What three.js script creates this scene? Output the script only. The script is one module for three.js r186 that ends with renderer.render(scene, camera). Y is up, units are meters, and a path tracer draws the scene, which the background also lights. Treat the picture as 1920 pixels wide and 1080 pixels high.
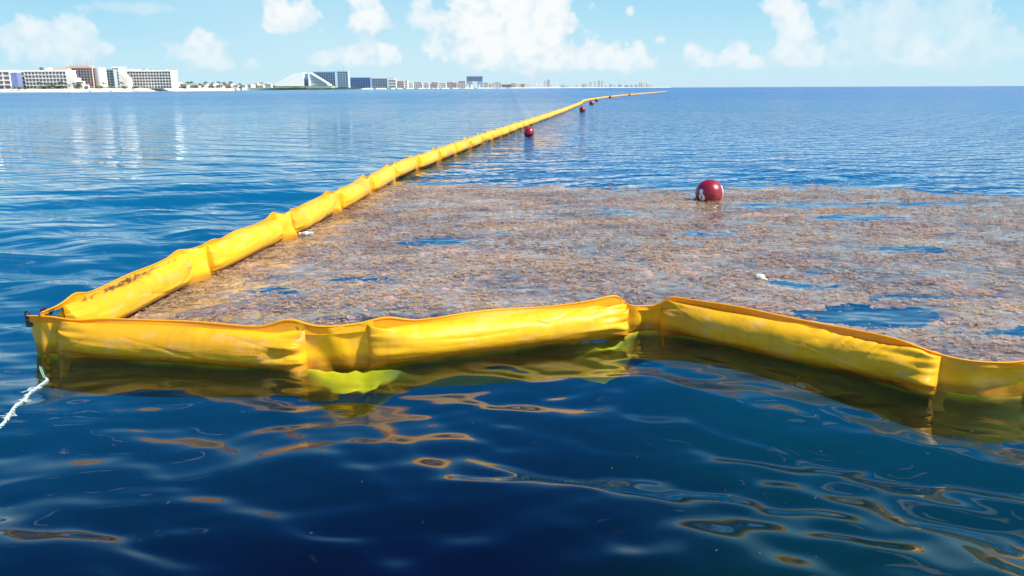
import * as THREE from 'three';
import { mergeGeometries, mergeVertices } from 'three/addons/utils/BufferGeometryUtils.js';
import { RoundedBoxGeometry } from 'three/addons/geometries/RoundedBoxGeometry.js';

// ------------------------------------------------------------ camera, sky, sun, exposure
const EYE = 2.2, FOCAL = 1500;                       // metres above the water; focal length in 1920-pixel units
const scene = new THREE.Scene();
const camera = new THREE.PerspectiveCamera(THREE.MathUtils.radToDeg(2 * Math.atan(540 / FOCAL)), 1920 / 1080, 0.1, 40000);
camera.rotation.order = 'YXZ';
camera.position.set(0, EYE, 0);
camera.rotation.set(-Math.atan((540 - 164.7) / FOCAL), 0, -0.0042);
camera.updateMatrixWorld(true);
const renderer = new THREE.WebGLRenderer({ antialias: true });
renderer.toneMapping = THREE.LinearToneMapping;
renderer.toneMappingExposure = 1.6;
renderer.shadowMap.enabled = true;
const SUN = new THREE.Vector3(0.67, 0.74, 0.1).normalize();
const sun = new THREE.DirectionalLight(new THREE.Color(1.0, 0.95, 0.86), 5);
sun.position.copy(SUN).multiplyScalar(60);
sun.target.position.set(0, 0, -8);
sun.castShadow = true;
sun.shadow.radius = 5;
sun.shadow.mapSize.set(2048, 2048);
Object.assign(sun.shadow.camera, { left: -25, right: 25, top: 25, bottom: -25, near: 1, far: 150 });
scene.add(sun, sun.target);
scene.fog = new THREE.FogExp2(new THREE.Color(0.72, 0.88, 1.0), 0.000014);

// ------------------------------------------------------------ helpers
let seedState = 1;
const seed = (n) => { seedState = n >>> 0; };
const rnd = () => { seedState = (seedState + 0x6d2b79f5) | 0; let t = Math.imul(seedState ^ (seedState >>> 15), 1 | seedState); t = (t + Math.imul(t ^ (t >>> 7), 61 | t)) ^ t; return ((t ^ (t >>> 14)) >>> 0) / 4294967296; };
const rr = (a, b) => a + (b - a) * rnd();
const gauss = () => Math.sqrt(-2 * Math.log(rnd() + 1e-9)) * Math.cos(6.28318 * rnd());
const { clamp, lerp, smoothstep } = THREE.MathUtils;
const hash = (x, y) => { let h = Math.imul(x, 374761393) + Math.imul(y, 668265263); h = Math.imul(h ^ (h >>> 13), 1274126177); return ((h ^ (h >>> 16)) >>> 0) / 4294967296; };
function vnoise(x, y) {
  const ix = Math.floor(x), iy = Math.floor(y), fx = x - ix, fy = y - iy, u = fx * fx * (3 - 2 * fx), v = fy * fy * (3 - 2 * fy);
  const a = hash(ix, iy), b = hash(ix + 1, iy), c = hash(ix, iy + 1), d = hash(ix + 1, iy + 1);
  return a + (b - a) * u + (c - a) * v + (a - b - c + d) * u * v;
}
function fbm(x, y, oct = 4) { let s = 0, a = 0.5, n = 0; for (let i = 0; i < oct; i++) { s += a * vnoise(x, y); n += a; x = x * 2.03 + 17.1; y = y * 2.03 + 5.7; a *= 0.5; } return s / n; }
const used = new Map();
function numbered(name) { const n = used.get(name) ?? 0; used.set(name, n + 1); return n ? name + '_' + String(n).padStart(3, '0') : name; }
function tag(o, label, category, group, kind) { o.userData.label = label; if (category) o.userData.category = category; if (group) o.userData.group = group; if (kind) o.userData.kind = kind; return o; }
function thing(name, label, category, group) { const g = new THREE.Group(); g.name = numbered(name); scene.add(g); return tag(g, label, category, group); }
function part(name, geo, mat, parent) { const m = new THREE.Mesh(geo, mat); m.name = parent === scene ? numbered(name) : name; m.castShadow = m.receiveShadow = true; parent.add(m); return m; }
function structure(name, geo, mat, label) { const m = part(name, geo, mat, scene); m.userData.kind = 'structure'; if (label) m.userData.label = label; return m; }
const lin = (r, g, b) => new THREE.Color().setRGB(r, g, b);
const std = (r, g, b, rough = 0.7, more = {}) => new THREE.MeshStandardMaterial({ color: lin(r, g, b), roughness: rough, ...more });
const boxAt = (w, h, d, x, y, z) => { const g = new THREE.BoxGeometry(w, h, d); g.translate(x, y, z); return g; };
// a surveyed sight line: where the line of sight towards a photo pixel meets the vertical plane at depth D
function sight(px, py) { const v = new THREE.Vector3((px - 960) / FOCAL, -(py - 540) / FOCAL, -1).applyQuaternion(camera.quaternion); return v.multiplyScalar(1 / -v.z); }
const atDepth = (px, py, D) => { const v = sight(px, py); return new THREE.Vector3(v.x * D, EYE + v.y * D, -D); };
function dataTexture(n, f, srgb) {
  const d = new Uint8Array(n * n * 4);
  for (let y = 0; y < n; y++) for (let x = 0; x < n; x++) { const c = f(x / n, y / n, x, y), o = (y * n + x) * 4; for (let k = 0; k < 3; k++) d[o + k] = clamp(Math.round((Array.isArray(c) ? c[k] : c) * 255), 0, 255); d[o + 3] = 255; }
  const t = new THREE.DataTexture(d, n, n); t.wrapS = t.wrapT = THREE.RepeatWrapping; t.magFilter = THREE.LinearFilter; t.minFilter = THREE.LinearMipmapLinearFilter; t.generateMipmaps = true;
  if (srgb) t.colorSpace = THREE.SRGBColorSpace; t.needsUpdate = true; return t;
}
function gridGeometry(nu, nv, f, uvf, colf) {         // (nu+1) x (nv+1) vertices, f(i, j) -> [x, y, z]
  const p = new Float32Array((nu + 1) * (nv + 1) * 3), uv = new Float32Array((nu + 1) * (nv + 1) * 2), col = colf ? new Float32Array((nu + 1) * (nv + 1) * 3) : null, idx = [];
  for (let i = 0, k = 0; i <= nu; i++) for (let j = 0; j <= nv; j++, k++) { const a = f(i, j); p.set(a, k * 3); uv.set(uvf ? uvf(i, j) : [i / nu, j / nv], k * 2); if (col) col.set(colf(i, j, a), k * 3); }
  for (let i = 0; i < nu; i++) for (let j = 0; j < nv; j++) { const a = i * (nv + 1) + j, b = a + nv + 1; idx.push(a, b, a + 1, b, b + 1, a + 1); }
  const g = new THREE.BufferGeometry(); g.setAttribute('position', new THREE.BufferAttribute(p, 3)); g.setAttribute('uv', new THREE.BufferAttribute(uv, 2)); if (col) g.setAttribute('color', new THREE.BufferAttribute(col, 3));
  g.setIndex(idx); g.computeVertexNormals(); return g;
}

const ORD = ['leftmost', 'second', 'third', 'fourth', 'fifth', 'sixth', 'seventh', 'eighth', 'ninth', 'tenth', 'eleventh', 'twelfth', 'thirteenth', 'fourteenth', 'fifteenth', 'sixteenth', 'seventeenth', 'eighteenth', 'nineteenth', 'twentieth', 'twenty-first', 'twenty-second', 'twenty-third', 'twenty-fourth', 'twenty-fifth'];
const nth = (i) => (i ? ORD[i] + ' from the left' : ORD[0]);

// ------------------------------------------------------------ the sky: clear tropical air with fair-weather cumulus all round
{
  const W = 4096, H = 2048, DEG = 180 / Math.PI;
  const keys = [[0, .345, .515, .585], [2, .315, .505, .588], [4.5, .245, .462, .58], [6.8, .195, .42, .575], [10, .12, .34, .555], [15, .045, .225, .50], [24, .012, .115, .41], [40, .006, .072, .33], [65, .008, .078, .31], [90, .007, .07, .28]];
  const tone = (el) => { el = Math.max(0, el); let i = 0; while (i < keys.length - 2 && el > keys[i + 1][0]) i++; const a = keys[i], b = keys[i + 1], t = clamp((el - a[0]) / (b[0] - a[0]), 0, 1), s = t; return [1, 2, 3].map((k) => lerp(a[k], b[k], s)); };
  const field = new Float32Array(W * H), strength = new Float32Array(W * H);
  const col = (az) => ((az / 360 + 0.25) * W + 4 * W) % W, row = (el) => (el / 180 + 0.5) * H;   // azimuth 0 is straight ahead, positive to the right
  function puff(az, el, w, h, s) {
    const m = 1.7, c = Math.cos(el / DEG), r0 = Math.max(Math.floor(row(el - h * m)), H / 2), r1 = Math.min(Math.ceil(row(el + h * m)), H - 1), cw = (w * m / Math.max(c, .15)) / 360 * W, c0 = col(az);
    for (let r = r0; r <= r1; r++) { const dy = ((r + .5) / H * 180 - 90 - el) / h; for (let q = Math.floor(-cw); q <= cw; q++) { const dx = q / cw * m, v = 1 - Math.sqrt(dx * dx + dy * dy) / 1.0 + .0; if (v < -.7) continue; const o = r * W + ((Math.floor(c0 + q) + W) % W), e = Math.exp(3.2 * v); field[o] += e; strength[o] += e * s; } }
  }
  // the clouds in view: centre and half-size in 1/26 degree units, as surveyed from the camera
  const seen = [
    [65, 55, 34, 22, .7], [130, 60, 32, 26, .7], [100, 95, 75, 28, .55], [128, 84, 30, 30, .6], [10, 80, 20, 14, .5], [200, 92, 16, 10, .5],
    [375, 76, 22, 22, .8], [345, 94, 34, 16, .65], [385, 108, 50, 26, .6], [412, 122, 34, 12, .5], [470, 120, 20, 12, .45],
    [540, 22, 42, 30, .95], [546, 42, 46, 18, .85], [505, 50, 18, 10, .6], [690, 22, 32, 32, .95], [698, 44, 42, 16, .9], [680, 2, 22, 12, .9], [790, 32, 38, 26, .7], [790, 6, 20, 14, .7],
    [900, 40, 66, 50, 1], [985, 38, 84, 64, 1], [950, 0, 95, 34, 1], [1000, 60, 70, 46, 1], [930, 70, 70, 40, 1], [1040, 32, 26, 40, 1], [960, 90, 85, 36, .95], [1010, 112, 110, 22, .95], [1080, 120, 120, 14, .8], [880, 88, 50, 26, .85], [1140, 104, 56, 28, .85], [1195, 98, 16, 22, .8], [1165, 118, 50, 14, .7], [1240, 74, 12, 7, .5],
    [655, 98, 20, 16, .8], [702, 94, 30, 18, .8], [732, 104, 20, 14, .75], [690, 114, 46, 12, .6], [815, 94, 26, 20, .65], [600, 112, 24, 14, .6], [650, 110, 14, 18, .6],
    [1304, 98, 22, 16, .75], [1326, 116, 34, 16, .7], [1384, 98, 20, 16, .7], [1406, 116, 34, 14, .65], [1452, 6, 24, 18, .8], [1480, 28, 30, 28, .85], [1496, 55, 25, 28, .8], [1488, 92, 34, 20, .65], [1504, 114, 52, 20, .65], [1182, 20, 10, 10, .75],
    [1680, 18, 62, 40, .45], [1655, 66, 66, 40, .38], [1722, 94, 42, 26, .6], [1740, 110, 46, 16, .5], [1822, 16, 28, 40, .5], [1812, 72, 24, 40, .4], [1560, 6, 20, 10, .5], [1600, 60, 40, 60, .25], [1770, 40, 50, 50, .25], [1875, 90, 40, 30, .2], [250, 15, 80, 10, .18],
  ];
  for (const [x, y, w, h, s] of seen) { const v = sight(x, y); puff(Math.atan(v.x) * DEG, Math.atan(v.y / Math.hypot(v.x, 1)) * DEG, w / 26.2, h / 26.2, s); }
  seed(77);
  function cumulus(az, el, size, s) { const n = 5 + Math.floor(rnd() * 6); for (let i = 0; i < n; i++) { const a = rr(-1, 1), k = 1 - Math.abs(a) * .6; puff(az + a * size / Math.max(.2, Math.cos(el / DEG)), el + rr(-.15, .45) * size * k, size * rr(.28, .5) * k, size * rr(.2, .36) * k, s * rr(.8, 1)); } }
  for (let i = 0; i < 95; i++) { const az = rr(-180, 180), el = Math.max(.8, 1 + rnd() * rnd() * 14), size = rr(.8, 1.6) * (0.7 + el * .22); if (Math.abs(az) < 34 + size && (el < 7.4 + size || rnd() < .6)) continue; cumulus(az, el, size, rr(.5, 1)); }
  for (let i = 0; i < 34; i++) { const az = rr(-180, 180), el = rr(13, 75), size = rr(2.5, 6.5), s = rr(.5, .95); if (az > -42 && az < 24) continue; cumulus(az, el, size, s); }
  for (const [az, el, size] of [[26, 26, 4], [36, 31, 6], [42, 40, 6], [30, 46, 4], [-30, 25, 2.2], [5, 40, 1.6]]) cumulus(az, el, size, .9);
  const data = new Float32Array(W * H * 4);
  for (let r = 0; r < H; r++) {
    const el = (r + .5) / H * 180 - 90, base = tone(el), horizonVeil = .3 * Math.exp(-Math.max(0, el) / 2.5);
    for (let c = 0; c < W; c++) {
      const o = r * W + c; let R = base[0], G = base[1], B = base[2];
      if (el > 0) {
        const az = ((c + .5) / W - .25) * 2 * Math.PI, wide = fbm(Math.cos(az) * 3 + 9, el * .12 + Math.sin(az) * 3, 3), thin = clamp((wide - .45) * .5, 0, .18) * smoothstep(el, 0, 3) * (1 - smoothstep(el, 10, 24)) + horizonVeil * (.6 + .8 * wide);
        R = lerp(R, .5, thin); G = lerp(G, .575, thin); B = lerp(B, .60, thin);
        if (field[o] > 0) {
          const X = Math.cos(az) * Math.cos(el / DEG) * 60, Z = Math.sin(az) * Math.cos(el / DEG) * 60, u = (X + Z * .37), q = el * 1.05;
          const x2 = az * 57.3 * Math.cos(el / DEG), big = fbm(x2 * .9 + 40, q * .9, 5) - .5, fine = fbm(x2 * 3.3 + 9, q * 3.3 + 3, 4) - .5;
          const v = Math.log(field[o]) / 3.2 + .07 + big * 1.25 + fine * .55, s = strength[o] / field[o];
          const above = field[Math.min(H - 1, r + 7) * W + c], under = above > 0 ? clamp((Math.log(above) - Math.log(field[o])) * .4, 0, 1) : 0;
          const a = smoothstep(v, .06, .25) * (.6 + .4 * smoothstep(v, .1, .6)) * (.15 + .85 * s) * (.75 + .25 * smoothstep(el, 0, 2.5));
          const lit = clamp(.52 + 1.9 * (fbm(x2 * 1.7 + 40.6, q * 1.7 - .5, 5) - .5) + (v - .4) * .3 + .25 * s - .6 * under, 0, 1);
          R = lerp(R, lerp(.41, .60, lit), a); G = lerp(G, lerp(.52, .615, lit), a); B = lerp(B, lerp(.585, .62, lit), a);
        }
      }
      data[o * 4] = R; data[o * 4 + 1] = G; data[o * 4 + 2] = B; data[o * 4 + 3] = 1;
    }
  }
  const t = new THREE.DataTexture(data, W, H, THREE.RGBAFormat, THREE.FloatType);
  t.mapping = THREE.EquirectangularReflectionMapping; t.magFilter = THREE.LinearFilter; t.needsUpdate = true;
  scene.background = t; scene.environment = t;
}

// ------------------------------------------------------------ where the two booms lie (centre lines on the water)
class Line {
  constructor(pts, n = 4000) {
    const c = new THREE.CatmullRomCurve3(pts.map(([x, z]) => new THREE.Vector3(x, 0, z)), false, 'centripetal');
    this.p = []; let s = 0, last = null;
    for (let i = 0; i <= n; i++) { const q = c.getPoint(i / n); if (last) s += q.distanceTo(last); this.p.push([s, q.x, q.z]); last = q; }
    this.length = s;
  }
  at(s) {
    const p = this.p; let a = 0, b = p.length - 1; s = clamp(s, 0, this.length);
    while (b - a > 1) { const m = (a + b) >> 1; p[m][0] <= s ? (a = m) : (b = m); }
    const t = (s - p[a][0]) / (p[b][0] - p[a][0] || 1);
    return [lerp(p[a][1], p[b][1], t), lerp(p[a][2], p[b][2], t)];
  }
  frame(s) { const e = .06, a = this.at(s - e), b = this.at(s + e), l = Math.hypot(b[0] - a[0], b[1] - a[1]) || 1, c = this.at(s); return { x: c[0], z: c[1], tx: (b[0] - a[0]) / l, tz: (b[1] - a[1]) / l }; }
}
const MAIN = new Line([[-4.0, -6.42], [-3.9, -7.5], [-3.82, -8.86], [-3.71, -9.6], [-3.54, -11.4], [-3.43, -12.1], [-3.31, -14.1], [-3.22, -15], [-3.1, -17.3], [-2.9, -20.8], [-2.6, -22.9], [-1.75, -29.4], [-.2, -40.5], [3.85, -68.6], [8.6, -104], [12.4, -135], [26.5, -204], [48, -290], [77.4, -411]]);
const FRONT = new Line([[-4.12, -6.55], [-3.4, -6.45], [-1.95, -6.18], [-1.5, -6.15], [-1.15, -6.26], [0, -6.67], [1.0, -7.04], [1.28, -7.13], [1.5, -7.08], [2.4, -6.27], [3.25, -5.53], [3.62, -5.44], [3.95, -5.55], [4.9, -6.2], [6.1, -6.75], [6.6, -6.75], [8.9, -6.0]]);
const polyInside = (() => { const a = []; for (let s = FRONT.length; s > .1; s -= .25) a.push(FRONT.at(s)); for (let s = 0; s < MAIN.length; s += s < 40 ? .3 : 4) a.push(MAIN.at(s)); a.push([9000, -700], [9000, -6]); return a; })();
function inside(x, z) {
  if (z > -5.3) return false; if (z < -430) return x > 70;
  let c = false; const p = polyInside;
  for (let i = 0, j = p.length - 1; i < p.length; j = i++) if ((p[i][1] > z) !== (p[j][1] > z) && x < ((p[j][0] - p[i][0]) * (z - p[i][1])) / (p[j][1] - p[i][1]) + p[i][0]) c = !c;
  return c;
}

// ------------------------------------------------------------ the sargassum field: where it lies
const matEdgePoints = [[-6, -19.6], [-2.5, -19.1], [.5, -18.2], [3.9, -17.2], [5.9, -18.3], [7.6, -18.0], [10.3, -16.1], [14, -14.8], [17, -13.5], [19.5, -7], [21, -4]];
function matEdge(x) { const p = matEdgePoints; let i = 0; while (i < p.length - 2 && x > p[i + 1][0]) i++; const t = smoothstep(x, p[i][0], p[i + 1][0]); return lerp(p[i][1], p[i + 1][1], t) + (fbm(x * .9, 4.4, 3) - .5) * .9; }
const pools = [[3.5, -7.45, .44, .36], [3.2, -7.62, .24, .15], [3.75, -7.75, .42, .22], [4.7, -7.2, .5, .14], [4.5, -7.0, .3, .12], [6.0, -13.85, .55, .3], [5.55, -10.9, .55, .2], [4.4, -8.3, .35, .09], [-1.9, -9.3, .4, .14], [-2.5, -8.6, .35, .16], [-1.2, -11.6, .4, .2], [3.3, -9.0, .3, .1], [4.2, -9.6, .45, .1], [5.3, -15.2, 1.1, .35], [8.0, -15.4, 1.2, .3], [2.9, -12.2, .4, .2]];
// above 0: weed; the value says how thick it lies
function weed(x, z) {
  let v = .62 + (fbm(x * .55 + 3, z * 1.1, 4) - .5) * 1.5 + (fbm(x * 2.3, z * 3.6 + 50, 4) - .5) * .8;
  v -= .12 * smoothstep(x, .5, 5) - .2 * smoothstep(x, 5, 7) * (1 - smoothstep(-z, 11, 14));
  const qx = x + (fbm(x * 2.6 + 7, z * 4, 4) - .5) * 1.1, qz = z + (fbm(x * 2.2, z * 4 + 31, 4) - .5) * .55;
  for (const [px, pz, a, b] of pools) { const d = ((qx - px) / a) ** 2 + ((qz - pz) / b) ** 2; if (d < 4) v -= 1.5 * Math.exp(-d * 1.1) * (.6 + .8 * vnoise(x * 5, z * 9)); }
  const e = z - matEdge(x); v = Math.min(v, e * .9 + (fbm(x * 2.2, z * 3.5, 5) - .5) * 2.6);
  return v;
}
const weedCover = (x, z) => (z < -21 ? 0 : smoothstep(z - matEdge(x), -1.2, .6));

// ------------------------------------------------------------ the sea
const FRONTPTS = []; for (let q = .3; q < FRONT.length; q += .3) FRONTPTS.push(FRONT.at(q));
seed(5);
function waveSet(n, l0, l1, slope, dir, spread) { const a = []; for (let i = 0; i < n; i++) { const l = l0 * Math.pow(l1 / l0, (i + rnd()) / n), k = 2 * Math.PI / l, t = dir + gauss() * spread; a.push({ l, kx: k * Math.sin(t), kz: k * Math.cos(t), a: slope * rr(.6, 1.3) / k, p: rr(0, 6.28) }); } return a; }
const swell = waveSet(32, .24, 3.0, .048, -.22, .5), chop = waveSet(22, .22, 1.6, .045, .3, .75);
function height(x, z, spacing, isIn) {
  const cover = isIn ? weedCover(x, z) : 0, gain = isIn ? 1 - .9 * cover : 1, wx = x + (vnoise(x * .9, z * .9) - .5) * .35, wz = z + (vnoise(x * .8 + 20, z * .8) - .5) * .4, gust = .55 + .9 * fbm(x * .3 + 7, z * .45, 2);
  const lee = isIn ? 1 : z < -3 && z > -8 && x > -4.6 ? 1 - .66 * (1 - smoothstep(Math.min(...FRONTPTS.map(([px, pz]) => Math.hypot(px - x, pz - z))), .5, 1.9)) : 1;
  let y = 0;
  for (const w of swell) { const f = clamp((w.l / spacing - 4.5) / 4, 0, 1); if (f) y += f * w.a * Math.sin(w.kx * wx + w.kz * wz + w.p); }
  if (isIn && cover < .95) for (const w of chop) { const f = clamp((w.l / spacing - 4.5) / 4, 0, 1); if (f) y += (1 - cover) * f * w.a * Math.sin(w.kx * wx + w.kz * wz + w.p); }
  return y * gain * gust * lee;
}
function lines(from, fineTo, fine, growth, end) { const a = [from]; let p = from; while (p < fineTo) a.push(p += fine); let d = fine; while (p < end) a.push(p += (d *= 1 + growth)); return a; }
const xr = lines(0, 4.4, .034, .05, 14000), zf = lines(2.2, 8.2, .034, .024, 13000), zb = lines(-2.2, 0, .2, .25, 200);
const XS = [...xr.slice(1).map((v) => -v).reverse(), ...xr], ZS = [...zb.slice(1).map((v) => v).reverse(), ...zf.map((v) => -v)];
{
  const nx = XS.length, nz = ZS.length, p = new Float32Array(nx * nz * 3), uv = new Float32Array(nx * nz * 2), isIn = new Uint8Array(nx * nz);
  for (let j = 0, k = 0; j < nz; j++) for (let i = 0; i < nx; i++, k++) {
    const x = XS[i], z = ZS[j], far = Math.hypot(x, z), inn = inside(x, z); isIn[k] = inn ? 1 : 0;
    const sp = Math.max(i ? x - XS[i - 1] : 1, j ? Math.abs(z - ZS[j - 1]) : 1);
    p[k * 3] = x; p[k * 3 + 1] = far < 900 ? height(x, z, sp, inn) : 0; p[k * 3 + 2] = z; uv[k * 2] = x; uv[k * 2 + 1] = z;
  }
  // the farther off, the rougher the water looks: more and more ripples fall within what one sees as a point
  const rings = [16, 24, 36, 54, 80, 120, 180, 300, 1e9], all = Array.from({ length: 14 }, () => []);   // 0-8 open water, 9-12 inside the booms, 13 among the weed
  for (let j = 0; j < nz - 1; j++) for (let i = 0; i < nx - 1; i++) { const a = j * nx + i, b = a + nx, far = Math.hypot(XS[i], ZS[j]), t = all[isIn[a] + isIn[a + 1] + isIn[b] + isIn[b + 1] < 2 ? rings.findIndex((r) => far < r) : weedCover(XS[i], ZS[j]) > .6 ? 13 : far < 40 ? 9 : far < 75 ? 10 : far < 150 ? 11 : 12]; t.push(a, a + 1, b, b, a + 1, b + 1); }
  const sea = new THREE.BufferGeometry(); sea.setAttribute('position', new THREE.BufferAttribute(p, 3)); sea.setAttribute('uv', new THREE.BufferAttribute(uv, 2)); let at = 0; sea.setIndex([].concat(...all)); all.forEach((q, k) => { sea.addGroup(at, q.length, k); at += q.length; }); sea.computeVertexNormals();
  // small ripples: tiles of seamless wavelets
  function ripples(n, tile, list) {
    const sx = new Float32Array(n * n), sy = new Float32Array(n * n), W = 2 * Math.PI;
    for (const [kx, ky, a, ph] of list) for (let y = 0; y < n; y++) { const py = ky * y / n * W + ph; for (let x = 0; x < n; x++) { const c = a * Math.cos(kx * x / n * W + py) * W / tile; sx[y * n + x] += kx * c; sy[y * n + x] += ky * c; } }
    const d = new Float32Array(n * n * 4); for (let i = 0; i < n * n; i++) { const l = 1 / Math.hypot(sx[i], sy[i], 1); d.set([.5 - .5 * sx[i] * l, .5 - .5 * sy[i] * l, .5 + .5 * l, 1], i * 4); }
    const t = new THREE.DataTexture(d, n, n, THREE.RGBAFormat, THREE.FloatType); t.wrapS = t.wrapT = THREE.RepeatWrapping; t.magFilter = t.minFilter = THREE.LinearFilter; t.repeat.set(1 / tile, 1 / tile); t.needsUpdate = true; return t;
  }
  function rippleList(n, tile, l0, l1, slope, dir, spread) { const a = []; for (let i = 0; i < n; i++) { const l = l0 * Math.pow(l1 / l0, (i + rnd()) / n), t = dir + gauss() * spread, kx = Math.round(tile / l * Math.sin(t)), ky = Math.round(tile / l * Math.cos(t)), k = Math.hypot(kx, ky) * 6.283 / tile; if (k) a.push([kx, ky, slope * rr(.5, 1.4) / k, rr(0, 6.28)]); } return a; }
  const calmMap = ripples(768, 9.7, rippleList(48, 9.7, .16, 2.6, .021, -.25, .45));
  const chopMap = ripples(768, 6.3, rippleList(60, 6.3, .12, 1.5, .043, .25, .6));
  const waterOf = (r, g, b, map, k = 1, rough = .04) => new THREE.MeshPhysicalMaterial({ color: lin(r, g, b), roughness: rough, transmission: 1, thickness: 0, ior: 1.333, normalMap: map, normalScale: new THREE.Vector2(k, k) });
  structure('sea', sea, [[.85], [.9, .05], [.95, .06], [1, .08], [1.1, .12], [1.3, .16], [1.4, .2], [1.3, .24], [1, .28]].map((q) => waterOf(.72, .92, .85, calmMap, ...q)).concat([[1], [1, .09], [.95, .17], [.85, .27]].map((q) => waterOf(.8, .95, .95, chopMap, ...q)), waterOf(.86, .95, .95, chopMap, .28)), 'blue rippled sea reaching to the horizon');
  // added sheet below, painted with the light that deep water scatters back
  const bx = lines(0, 240, 8, .12, 14000), BX = [...bx.slice(1).map((v) => -v).reverse(), ...bx], bzf = lines(0, 500, 9, .1, 13000), BZ = [...lines(0, 20, 4, .3, 300).slice(1).reverse(), ...bzf.map((v) => -v)];
  const deepSheet = gridGeometry(BX.length - 1, BZ.length - 1, (i, j) => [BX[i], lerp(-170, -4, smoothstep(Math.hypot(BX[i], BZ[j]), 300, 880)), BZ[j]], null, (i, j) => {
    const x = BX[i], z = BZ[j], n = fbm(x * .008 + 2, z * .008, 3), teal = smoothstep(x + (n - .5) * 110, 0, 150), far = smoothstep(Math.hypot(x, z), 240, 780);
    const near = [lerp(.001, .0006, teal), lerp(.0016, .014, teal), lerp(.015, .014, teal)], off = [.003, .125, .30], paleFar = smoothstep(Math.hypot(x, z), 560, 2200) * (1 - smoothstep(x / Math.max(1, -z), -.12, .12));
    return [0, 1, 2].map((k) => lerp(lerp(near[k], off[k], far), [.09, .38, .5][k], paleFar) * (.8 + .4 * n));
  });
  structure('deep_water_sheet', deepSheet, new THREE.MeshPhysicalMaterial({ color: 0xffffff, vertexColors: true, roughness: 1, specularIntensity: 0 }), 'added sheet under the clear water, painted as its dark blue depths');
}

// ------------------------------------------------------------ materials of the booms
const clothBump = dataTexture(512, (u, v) => { const w = (k, s) => { const a = fbm(u * k + s, v * k, 4), b = fbm((u - 1) * k + s, v * k, 4), c = fbm(u * k + s, (v - 1) * k, 4), d = fbm((u - 1) * k + s, (v - 1) * k, 4); return lerp(lerp(a, b, u), lerp(c, d, u), v); }; const r = w(9, 3); return .6 * Math.abs(r - .5) * 2 + .4 * w(30, 11); });
clothBump.repeat.set(1.4, 1.4);
const cloth = (r, g, b, more = {}) => new THREE.MeshPhysicalMaterial({ color: lin(r, g, b), roughness: .42, transmission: .16, thickness: 0, ior: 1.45, specularIntensity: .7, bumpMap: clothBump, bumpScale: .003, vertexColors: true, side: THREE.DoubleSide, ...more });
const YELLOW = cloth(.93, .505, .012), HEM = cloth(.95, .45, .010, { transmission: .3 }), SKIRT = cloth(.9, .55, .01, { roughness: .6 });
const BLACK = std(.012, .012, .014, .4), RUST = std(.09, .075, .06, .5, { metalness: .6 });
// wear of the coated cloth: slime near the waterline, scuffs and grime elsewhere
function grime(s, y, k) {
  const edge = .05 + .05 * fbm(s * 1.3 + k, 2, 3), scum = 1 - smoothstep(y, edge * .5, edge + .03), low = (1 - smoothstep(y, 0, .14)) * (.45 + .6 * fbm(s * 2 + k, y * 8, 3)), scuff = clamp((fbm(s * 1.7 + k * 3, y * 5 + k, 4) - .54) * 2.4, 0, .34);
  const runs = clamp((fbm(s * 22 + k, y * 5, 3) - .58) * 1.6, 0, .14), salt = clamp((fbm(s * 6 + k * 2, y * 16 + 4, 4) - .6) * 2.2, 0, .2) * (1 - scum), d = .16 * low + .34 * scum;
  return [1 - d - scuff * .5 - runs * .5, 1 - d * 1.25 - scuff * .62 - runs * .6 + salt * .14, 1 - .5 * d + salt * 22];
}

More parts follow.
